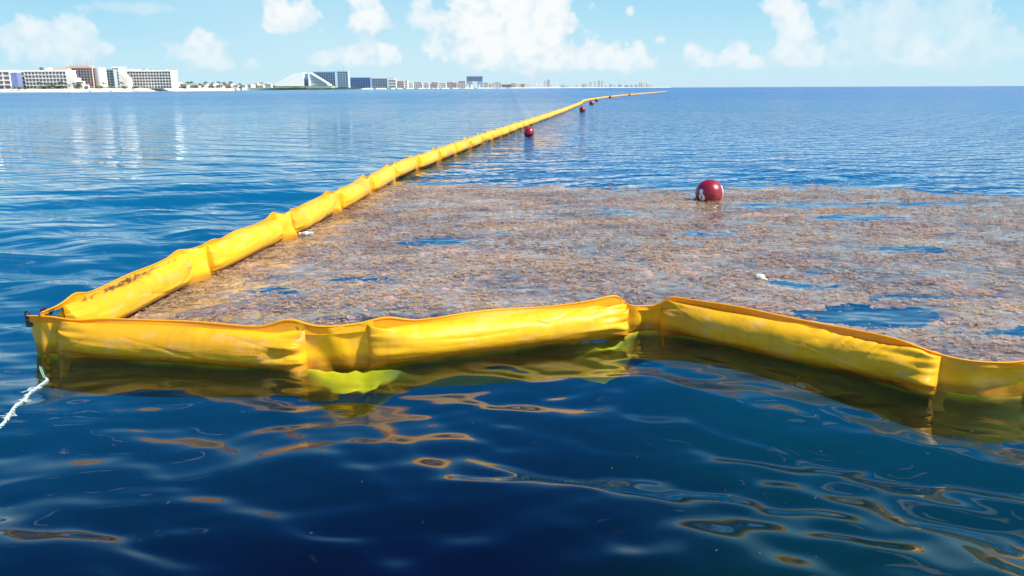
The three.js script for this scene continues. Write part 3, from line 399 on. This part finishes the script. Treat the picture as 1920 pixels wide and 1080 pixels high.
// ------------------------------------------------------------ the coast: beach and land running away to the right
const coastPts = [[-1500, 700], [-700, 760], [-250, 860], [0, 925], [150, 960], [300, 1120], [450, 1320], [570, 1850], [660, 2500], [720, 3000], [800, 3700], [890, 4500], [1000, 5500], [1110, 6500], [1243, 7600]];
const coast = coastPts.map(([px, D]) => [(px - 960) / FOCAL * D * 1.03, -D]);
const coastDepth = (px) => { let i = 0; while (i < coastPts.length - 2 && px > coastPts[i + 1][0]) i++; const a = coastPts[i], b = coastPts[i + 1]; return lerp(a[1], b[1], clamp((px - a[0]) / (b[0] - a[0]), 0, 1)); };
{
  const prof = [[-14, -1.2], [0, .05], [8, .7], [22, 1.9], [40, 3.1], [60, 3.6]], cl = new THREE.CatmullRomCurve3(coast.map(([x, z]) => new THREE.Vector3(x, 0, z)), false, 'centripetal'), N = 260;
  const strip = (pr, lump) => gridGeometry(N, pr.length - 1, (i, j) => { const p = cl.getPoint(i / N), t = cl.getTangent(i / N), k = i === N ? .0 : 1, x = p.x - -t.z * -pr[j][0] * -1 * k, z = p.z - Math.abs(t.x) * pr[j][0] * k; return [p.x + Math.min(0, t.z) * 0 - 0 * x, pr[j][1] * (.9 + .3 * vnoise(i * .4, 1)) + lump * (vnoise(i * .7, j * 1.3) - .5), p.z - pr[j][0] * 1.1]; }, (i, j) => [i * 6, j * 8], (i, j) => { const n = .9 + .2 * vnoise(i * .8, j * 2); return [n, n, n]; });
  structure('beach', strip(prof, .5), new THREE.MeshStandardMaterial({ color: lin(.74, .68, .58), vertexColors: true, roughness: 1, side: THREE.DoubleSide }), 'pale sand beach along the far shore at left');
  structure('land', strip([[58, 3.3], [75, 4], [200, 4.2], [700, 4.4]], .6), new THREE.MeshStandardMaterial({ color: lin(.16, .2, .1), vertexColors: true, roughness: 1, side: THREE.DoubleSide }), 'low green land behind the beach');
}
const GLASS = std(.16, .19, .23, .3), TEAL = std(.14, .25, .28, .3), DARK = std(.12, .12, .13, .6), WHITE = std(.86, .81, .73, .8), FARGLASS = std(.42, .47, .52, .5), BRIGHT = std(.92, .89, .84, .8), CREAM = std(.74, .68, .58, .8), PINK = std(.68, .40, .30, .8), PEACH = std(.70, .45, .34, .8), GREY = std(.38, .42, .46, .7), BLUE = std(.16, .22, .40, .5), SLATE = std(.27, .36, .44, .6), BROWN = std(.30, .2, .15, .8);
const unit = new THREE.BoxGeometry(1, 1, 1).translate(0, .5, 0);
function block(name, parent, mat, w, h, d, x, y, z) { const m = part(name, unit, mat, parent); m.scale.set(w, h, d); m.position.set(x, y, z); return m; }
// a building whose front stands at the given depth; x from px0 to px1, up to the sight line py
function frame(px0, px1, pyTop, back) { const D = coastDepth((px0 + px1) / 2) + back, a = atDepth(px0, 160, D), b = atDepth(px1, pyTop, D); return { D, x: (a.x + b.x) / 2, w: b.x - a.x, h: b.y - 3.4, z: -D, m: D / FOCAL }; }
function hotel({ name = 'hotel', label, px, top, back = 75, depth = 22, floors = 5, bays = 8, wall = WHITE, glass = GLASS, slab = wall, pier = wall, roof = null, group, category = 'building', extra }) {
  const f = frame(px[0], px[1], top, back), o = thing(name, label, category, group); o.position.set(f.x, 3.4, f.z);
  const { w, h } = f, fh = h / floors;
  block('wall', o, wall, w, h, depth, 0, 0, -depth / 2);
  for (let k = 0; k < floors; k++) {
    for (let b = 0; b < bays; b++) { const m = block('window', o, glass, w / bays * .8, fh * .62, .3, -w / 2 + (b + .5) * w / bays, k * fh + fh * .16, .05); m.userData = {}; }
    block('balcony_slab', o, slab, w * 1.003, fh * .2, 2.2, 0, (k + 1) * fh - fh * .2, 1.1);
  }
  if (pier) for (let b = 0; b <= bays; b++) block('pier', o, pier, w / bays * .13, h - fh * .22, 1.7, -w / 2 + b * w / bays * .998 + (b === 0 ? .2 : 0), .0, .85);
  block('roof', o, roof ?? wall, w * 1.01, Math.max(1, h * .045), depth + 1, 0, h, -depth / 2);
  if (extra) extra(o, f);
  return o;
}
hotel({ label: 'white low hotel at the left edge of the shore with a dark blue end wall', px: [-30, 18], top: 133, floors: 4, bays: 4, extra: (o, f) => { block('blue_wall', o, BLUE, 13 * f.m, f.h * .86, 10, f.w / 2 + 6.6 * f.m, f.h * .06, -4); block('stair_tower', o, WHITE, 8 * f.m, f.h * 1.04, 9, -f.w / 2 + 10 * f.m, 0, 3); } });
hotel({ label: 'white block of three balconied storeys beside the blue end wall', px: [32, 46], top: 134, back: 90, floors: 4, bays: 2, glass: TEAL });
hotel({ label: 'long white stepped hotel with rows of balconies left of the pink hotel', px: [50, 124], top: 133, back: 70, floors: 5, bays: 12, extra: (o, f) => { for (let k = 0; k < 4; k++) block('stepped_wing', o, WHITE, 7 * f.m, f.h * (.82 - k * .2), 16, f.w / 2 + (3.6 + k * 7) * f.m, 0, -6); block('roof_house', o, PEACH, 26 * f.m, 4 * f.m, 9, f.w * .28, f.h + .6, -12); block('roof_house', o, WHITE, 6 * f.m, 5 * f.m, 8, -f.w * .04, f.h + .6, -12); block('water_tank', o, DARK, 4 * f.m, 6 * f.m, 4, -f.w * .22, f.h + .6, -12); } });
hotel({ label: 'pinkish brown hotel with a dense grid of windows and a peach roof', px: [128, 173], top: 127, back: 100, floors: 8, bays: 9, wall: std(.44, .30, .26, .8), slab: std(.6, .48, .44, .8), pier: std(.62, .5, .46, .8), roof: PINK, extra: (o, f) => { block('peach_roof_wing', o, PEACH, 30 * f.m, f.h * .9, 20, -f.w / 2 - 4 * f.m, 0, -24); block('roof_house', o, PEACH, 38 * f.m, 2.6 * f.m, 9, -f.w * .1, f.h + 1.2, -12); const t = part('white_stair_tower', new THREE.CylinderGeometry(10 * f.m, 10 * f.m, f.h * 1.0, 24), CREAM, o); t.position.set(f.w / 2 + 9.5 * f.m, f.h * .5, -6); for (let k = 0; k < 4; k++) block('antenna', o, GREY, .5, 7, .5, -f.w * .2 + k * 6, f.h + 2.8, -10); } });
hotel({ label: 'grey green glass block between the pink hotel and a white tower', px: [192, 213], top: 131, back: 95, floors: 7, bays: 3, wall: GREY, glass: TEAL, slab: std(.45, .52, .52, .7) });
hotel({ name: 'tower', label: 'slim white stair tower beside the grey green glass block', px: [213, 222], top: 127, back: 88, floors: 7, bays: 1, pier: null, category: 'tower', extra: (o, f) => { for (let k = 0; k < 3; k++) block('stepped_wing', o, WHITE, 5 * f.m, f.h * (.8 - k * .14), 14, f.w / 2 + (2.6 + k * 5) * f.m, 0, -5); } });
hotel({ label: 'long white hotel with dark balcony stripes, rightmost of the left hotel row', px: [236, 320], top: 133, back: 60, floors: 6, bays: 16, glass: DARK, extra: (o, f) => { for (const [a, w, h] of [[-.42, 9, 3.4], [-.3, 14, 2.2], [-.12, 8, 4.4], [.06, 6, 2], [.2, 12, 2.6], [.33, 5, 3.6]]) block('roof_house', o, a < 0 && w > 8 ? WHITE : GREY, w * f.m, h * f.m * .7, 7, a * f.w, f.h + 1.1, -9); } });
{ // white pyramid hotel in two halves with a dark cleft
  const D = coastDepth(560) + 60, m = D / FOCAL, o = thing('pyramid_hotel', 'large white pyramid-shaped hotel with a dark cleft and sloping side', 'building'), mid = atDepth(571, 165, D); o.position.set(mid.x, 3.4, -D);
  const wedge = (pts, d) => { const s = new THREE.Shape(); pts.forEach(([x, y], i) => (i ? s.lineTo(x * m, y * m) : s.moveTo(x * m, y * m))); return new THREE.ExtrudeGeometry(s, { depth: d, bevelEnabled: false }); };
  part('sloping_wall', wedge([[-60, 4], [-59, 6], [-17, 26], [-1, 28], [-1, 4]], 30).translate(0, 0, -30), BRIGHT, o);
  part('plinth', wedge([[-62, 0], [-62, 3.9], [50, 3.9], [50, 0]], 36).translate(0, 0, -33), std(.3, .38, .26, .9), o);
  part('dark_cleft', wedge([[-.9, 4], [-.9, 26], [8, 24], [8, 4]], 20).translate(0, 0, -31), BLUE, o);
  part('white_rim', wedge([[8.1, 4], [8.1, 29], [14, 28], [49, 6], [49, 4], [42, 4], [42, 7], [13, 24.5], [11, 24.5], [11, 4]], 8).translate(0, 0, -6), BRIGHT, o);
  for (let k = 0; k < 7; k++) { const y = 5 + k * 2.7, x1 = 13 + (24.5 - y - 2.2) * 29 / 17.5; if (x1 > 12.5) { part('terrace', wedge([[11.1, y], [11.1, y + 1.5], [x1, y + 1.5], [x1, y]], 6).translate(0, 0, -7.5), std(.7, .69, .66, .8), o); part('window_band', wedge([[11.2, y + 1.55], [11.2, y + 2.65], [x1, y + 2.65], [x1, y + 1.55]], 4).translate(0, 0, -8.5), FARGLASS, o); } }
  block('flagpole', o, GREY, .8, 34 * m, .8, -9 * m, 0, -12);
}
hotel({ label: 'tall blue grey glass hotel standing behind the white pyramid', px: [582, 628], top: 135.5, back: 160, floors: 9, bays: 11, wall: std(.24, .34, .46, .5), glass: std(.06, .11, .2, .2), slab: std(.28, .38, .5, .6), pier: std(.34, .44, .55, .6), depth: 30 });
hotel({ label: 'pale grey glass tower block with a roof mast right of the pyramid', px: [628, 652], top: 134, back: 130, floors: 10, bays: 5, wall: std(.42, .5, .58, .6), glass: std(.1, .16, .24, .3), slab: std(.5, .58, .65, .6), pier: std(.5, .58, .65, .6), depth: 30, extra: (o, f) => block('mast', o, GREY, 1.2, 9 * f.m, 1.2, f.w * .15, f.h, -8) });
hotel({ label: 'broad dark blue building right of the pale grey tower block', px: [653, 694], top: 146, back: 60, floors: 6, bays: 9, wall: std(.15, .22, .40, .4), glass: std(.08, .13, .27, .2), slab: std(.2, .27, .45, .5), pier: std(.17, .25, .43, .5), depth: 30 });
hotel({ label: 'grey mid-rise building right of the dark blue one', px: [694, 726], top: 147.5, back: 60, floors: 6, bays: 7, wall: std(.36, .38, .44, .7), glass: std(.16, .18, .24, .4), depth: 26 });
seed(15);
const lows = [[727, 742, 149, 'cream', 'cream stepped building right of the grey mid-rise'], [743, 757, 152, 'peach', 'small peach building at the foot of the cream stepped one'], [760, 774, 155, 'white', 'low white house after the peach building'], [775, 792, 157, 'cream', 'low cream house halfway to the gate-shaped tower'], [806, 820, 157, 'peach', 'low pinkish house left of the grey roofed one'], [822, 836, 155.5, 'white', 'white house with grey roof left of the gate-shaped tower'], [838, 856, 155, 'pink', 'pink low hotel left of the gate-shaped tower'], [857, 873, 156, 'cream', 'cream house touching the gate-shaped tower'], [916, 940, 156.5, 'white', 'white house with dark windows right of the gate-shaped tower'], [941, 958, 158.5, 'brown', 'low brown roofed house right of the white house'], [966, 976, 157.5, 'white', 'small white block before the far skyline begins']];
const more = [[322, 330, 155.5, 'cream', 'cream block touching the right end of the long striped hotel'], [374, 384, 158, 'white', 'white low block right of the flat beach house'], [388, 400, 157, 'cream', 'cream low block left of the house amid the shore shrubs'], [421, 433, 157.5, 'white', 'white low block left of the small white pavilion'], [463, 471, 158.5, 'white', 'tiny white block right of the tallest peaked house'], [474, 482, 157, 'peach', 'tiny peach block left of the grey roofed house'],
  [728, 740, 146.5, 'white', 'white upper storeys rising behind the cream stepped building'], [752, 764, 150.5, 'white', 'white block behind the small peach building'], [776, 790, 154, 'peach', 'peach block behind the low cream house'], [794, 804, 155.5, 'white', 'white block in the gap after the low cream house'], [809, 822, 153.5, 'cream', 'cream block behind the low pinkish house'], [838, 850, 152.5, 'white', 'white block rising behind the pink low hotel'], [860, 872, 152, 'peach', 'peach block rising left of the gate-shaped tower'], [907, 915, 154.5, 'cream', 'cream block at the right foot of the gate-shaped tower'], [926, 938, 154.5, 'peach', 'peach block rising behind the white house with dark windows'], [958, 967, 155.5, 'cream', 'cream block between brown roofed house and small white block'], [976, 984, 157, 'peach', 'last peach block before the far skyline']];
const matOf = { cream: CREAM, peach: PEACH, white: WHITE, pink: std(.62, .42, .38, .8), brown: BROWN };
for (const [a, b, t, c, label] of [...lows, ...more]) hotel({ name: 'low_building', label, px: [a, b], top: t, back: lows.some((q) => q[4] === label) ? 50 : 95, floors: 3, bays: 4, wall: matOf[c], glass: std(.34, .35, .38, .5), depth: 24, roof: c === 'white' ? GREY : null });
{ // gate-shaped tower
  const f = frame(875, 905, 143.5, 60), o = thing('gate_tower', 'blue grey gate-shaped high-rise with two legs far along the shore', 'building'); o.position.set(f.x, 3.4, f.z);
  block('lintel', o, SLATE, f.w, f.h * .42, 26, 0, f.h * .58, -13); block('leg', o, SLATE, f.w * .34, f.h * .58, 26, -f.w * .33, 0, -13); block('leg', o, SLATE, f.w * .34, f.h * .58, 26, f.w * .33, 0, -13);
  for (let k = 0; k < 5; k++) block('window_band', o, std(.1, .15, .22, .3), f.w * .94, f.h * .035, .6, 0, f.h * (.62 + k * .07), .3);
  for (const x of [-.42, -.2, .12, .3]) block('white_annex', o, WHITE, f.w * .1, f.h * (.25 + .1 * Math.abs(x)), 10, x * f.w, 0, 8); block('roof', o, GREY, f.w * 1.04, f.h * .04, 28, 0, f.h, -13);
}
const far = { low: -1, tall: -1 };
seed(34);
{ // the far city skyline
  const list = [[985, 991, 158], [993, 1000, 156.5], [1001, 1008, 158.5], [1010, 1018, 158], [1020, 1025, 151.5], [1026, 1031, 150.5], [1032, 1038, 156], [1039, 1046, 157], [1052, 1060, 159.5], [1062, 1068, 160], [1080, 1085, 159], [1092, 1098, 158], [1099, 1104, 155], [1105, 1111, 153.5], [1115, 1118, 152], [1122, 1124.5, 152], [1128, 1132, 151.5], [1136, 1140, 158], [1143, 1149, 157.5], [1152, 1156, 159], [1160, 1166, 158.5], [1172, 1178, 159.5], [1182, 1187, 159.5], [1191, 1196, 158.5], [1199, 1202, 155.5], [1203, 1210, 154], [1212, 1218, 155.5], [1219, 1224, 158.5]];
  list.forEach(([a, b, t], i) => {
    const tall = t < 154.2, f = frame(a, b, t, 40), o = thing('distant_tower', i === 5 ? 'tallest pale tower in the left clump of the far skyline' : i === 16 ? 'slim white tower, tallest of the three needles in the far skyline' : i === 25 ? 'broad pale tower near the right end of the far skyline' : tall ? 'slim pale tower above the far skyline, ' + nth(++far.tall) + ' of the four' : 'small pale building of the low far skyline, ' + nth(++far.low), 'building', [5, 16, 25].includes(i) ? undefined : tall ? 'slim towers of the far skyline' : 'low buildings of the far skyline'); o.position.set(f.x, 3.4, f.z);
    const wall = [WHITE, CREAM, WHITE, std(.6, .56, .58, .8), GREY][Math.floor(rnd() * 5)]; block('wall', o, wall, f.w, f.h, 24, 0, 0, -12); block('setback', o, wall, f.w * .6, f.h * .12, 16, f.w * rr(-.15, .15), f.h, -12);
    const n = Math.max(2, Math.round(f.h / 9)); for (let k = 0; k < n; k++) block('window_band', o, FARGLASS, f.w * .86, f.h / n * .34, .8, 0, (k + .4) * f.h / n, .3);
  });
}
// greenery and small structures on the beach
const LEAF = std(.045, .075, .03, .9, { side: THREE.DoubleSide }), LEAF2 = std(.07, .10, .04, .9, { side: THREE.DoubleSide }), TRUNK = std(.2, .15, .1, .9), THATCH = std(.2, .14, .08, 1);
function leafCloud(n, rx, ry, rz, size) { const pos = []; for (let i = 0; i < n; i++) { let x, y, z; do { x = rr(-1, 1); y = rr(-1, 1); z = rr(-1, 1); } while (x * x + y * y + z * z > 1); const c = [x * rx, y * ry, z * rz]; for (let k = 0; k < 3; k++) pos.push(c[0] + rr(-size, size), c[1] + rr(-size, size), c[2] + rr(-size, size)); } const g = new THREE.BufferGeometry(); g.setAttribute('position', new THREE.Float32BufferAttribute(pos, 3)); g.computeVertexNormals(); return g; }
seed(88);
function palmGeo() { const pos = [], idx = []; for (let k = 0; k < 13; k++) { const a = k / 13 * 6.28 + rr(-.2, .2), up = rr(-.2, .8), L = rr(2.6, 3.6); for (let i = 0; i <= 4; i++) { const t = i / 4, r = L * t, y = L * (up * t - .75 * t * t), w = .45 * Math.sin(Math.PI * (.15 + .85 * t)) + .05; for (const s of [-1, 1]) pos.push(Math.cos(a) * r - Math.sin(a) * w * s, y - .15 * Math.abs(s), Math.sin(a) * r + Math.cos(a) * w * s); if (i) { const b = pos.length / 3 - 4; idx.push(b, b + 1, b + 2, b + 1, b + 3, b + 2); } } } const g = new THREE.BufferGeometry(); g.setAttribute('position', new THREE.Float32BufferAttribute(pos, 3)); g.setIndex(idx); g.computeVertexNormals(); return g; }
const crown = palmGeo(), trunk = new THREE.CylinderGeometry(.16, .28, 1, 7).translate(0, .5, 0);
let palm0 = null;
function palm(px, back, h, label, group) { let o; if (!palm0) { o = palm0 = thing('palm_tree', label, 'palm tree', group); const t = part('trunk', trunk, TRUNK, o); t.scale.y = 7; const c = part('crown', crown, LEAF, o); c.position.y = 7; } else { o = palm0.clone(); o.name = numbered('palm_tree'); scene.add(o); o.userData = { label, category: 'palm tree', group }; } const D = coastDepth(px) + back; o.position.set(atDepth(px, 160, D).x, 3.3, -D); o.scale.setScalar(h / 9.5); o.rotation.y = rr(0, 6.28); return o; }
for (const [i, px] of [76, 88, 95, 104, 113, 120, 128, 140, 148, 156, 196, 206, 228, 300].entries()) palm(px + rr(-2, 2), rr(44, 56), rr(7, 12), 'small dark palm tree before the white left hotels, ' + nth(i) + ' there', 'palms before the left hotels');
for (const [i, px] of [327, 334, 340, 352, 362, 376, 388, 398, 412, 420, 433, 452, 468, 478, 490, 500].entries()) palm(px + rr(-2.5, 2.5), rr(60, 110), rr(8, 15), 'small palm on the low shore between hotel row and pyramid, ' + nth(i), 'palms on the low shore');
function shrubs(name, label, list) { const geos = list.map(([px, w, h, back]) => { const D = coastDepth(px) + back, m = D / FOCAL, x = atDepth(px, 160, D).x; return leafCloud(Math.round(90 * w / 8), w * m / 2, h * m / 2, 4, 1.1).translate(x, 3.2 + h * m / 2, -D); }); tag(part(name, mergeGeometries(geos), LEAF2, scene), label, 'shrubs', null, 'stuff'); }
shrubs('shore_shrubs', 'dark green shrubs massed along the foot of the left hotels', [[80, 14, 5, 52], [95, 18, 7, 54], [112, 20, 6, 52], [146, 16, 9, 50], [160, 10, 5, 48], [186, 14, 5, 52], [205, 16, 4, 54], [232, 10, 5, 50], [25, 5, 4, 30], [36, 6, 3, 22], [46, 6, 3, 22], [252, 12, 4, 46], [305, 14, 3, 46]]);
shrubs('shore_shrubs', 'low green shrub belt on the shore between the hotels and the pyramid', [[330, 16, 5, 90], [355, 18, 4, 100], [385, 24, 5, 100], [412, 18, 6, 100], [440, 16, 4, 100], [455, 12, 5, 90], [475, 20, 5, 110], [495, 16, 6, 110], [512, 14, 6, 100], [540, 40, 3.5, 40], [560, 30, 3, 40], [345, 10, 4, 58], [368, 12, 4, 56], [397, 14, 5, 60], [425, 12, 4, 58], [450, 8, 4, 56], [485, 10, 5, 60], [505, 10, 5, 60]]);
shrubs('shore_shrubs', 'thin distant tree belt along the shore towards the gate-shaped tower', [[732, 12, 4, 46], [765, 10, 5, 70], [798, 18, 5, 80], [826, 12, 4, 90], [858, 14, 4, 90], [912, 10, 5, 90], [962, 14, 4, 60], [948, 12, 4, 90]]);
const houses = [[338, 350, 157, 'tiny white beach house behind palms, first right of the long hotel'], [357, 372, 158, 'flat white beach house left of the shrub belt'], [404, 418, 158.5, 'low white house amid the shore shrubs'], [436, 446, 158, 'small white pavilion left of the peaked house'], [447, 460, 155.5, 'white beach house with the tallest peak on the low shore'], [484, 494, 156.5, 'grey roofed small house left of the pyramid'], [496, 508, 153.5, 'white villa right beside the pyramid slope']];
for (const [a, b, t, label] of houses) { const f = frame(a, b, t, 64), o = thing('beach_house', label, 'house'); o.position.set(f.x, 3.3, f.z); block('wall', o, WHITE, f.w, f.h * .68, 9, 0, 0, -4.5); const r = part('roof', new THREE.ConeGeometry(.76, 1, 4).rotateY(Math.PI / 4).translate(0, .5, 0), t < 157 ? GREY : THATCH, o); r.scale.set(f.w, f.h * .34, 10); r.position.set(0, f.h * .68, -4.5); for (let k = 0; k < 3; k++) block('window', o, GLASS, f.w * .16, f.h * .3, .3, (k - 1) * f.w * .3, f.h * .2, .05); }
let par0 = null; const parCount = {};
for (const px of [22, 33, 37, 45, 56, 70, 98, 130, 158, 172, 184, 197, 204, 212, 224, 238, 262, 286, 330, 426, 434]) {
  let o; const group = px < 93 ? 'parasols at far left' : px < 300 ? 'parasols before the hotel row' : 'parasols on the low shore', i = (parCount[group] ??= -1, ++parCount[group]), label = 'tiny thatched beach parasol, ' + nth(i) + ' of the ' + group;
  if (!par0) { o = par0 = thing('beach_parasol', label, 'parasol', group); part('pole', new THREE.CylinderGeometry(.09, .09, 2.4, 6).translate(0, 1.2, 0), TRUNK, o); part('thatch', new THREE.ConeGeometry(1.9, 1.1, 12).translate(0, 2.6, 0), THATCH, o); } else { o = par0.clone(); o.name = numbered('beach_parasol'); o.userData = { label, category: 'parasol', group }; scene.add(o); }
  const back = rr(16, 36), D = coastDepth(px) + back; o.position.set(atDepth(px, 160, D).x, lerp(1.3, 2.7, (back - 16) / 20), -D); o.scale.setScalar(rr(1, 1.4));
}
renderer.render(scene, camera);
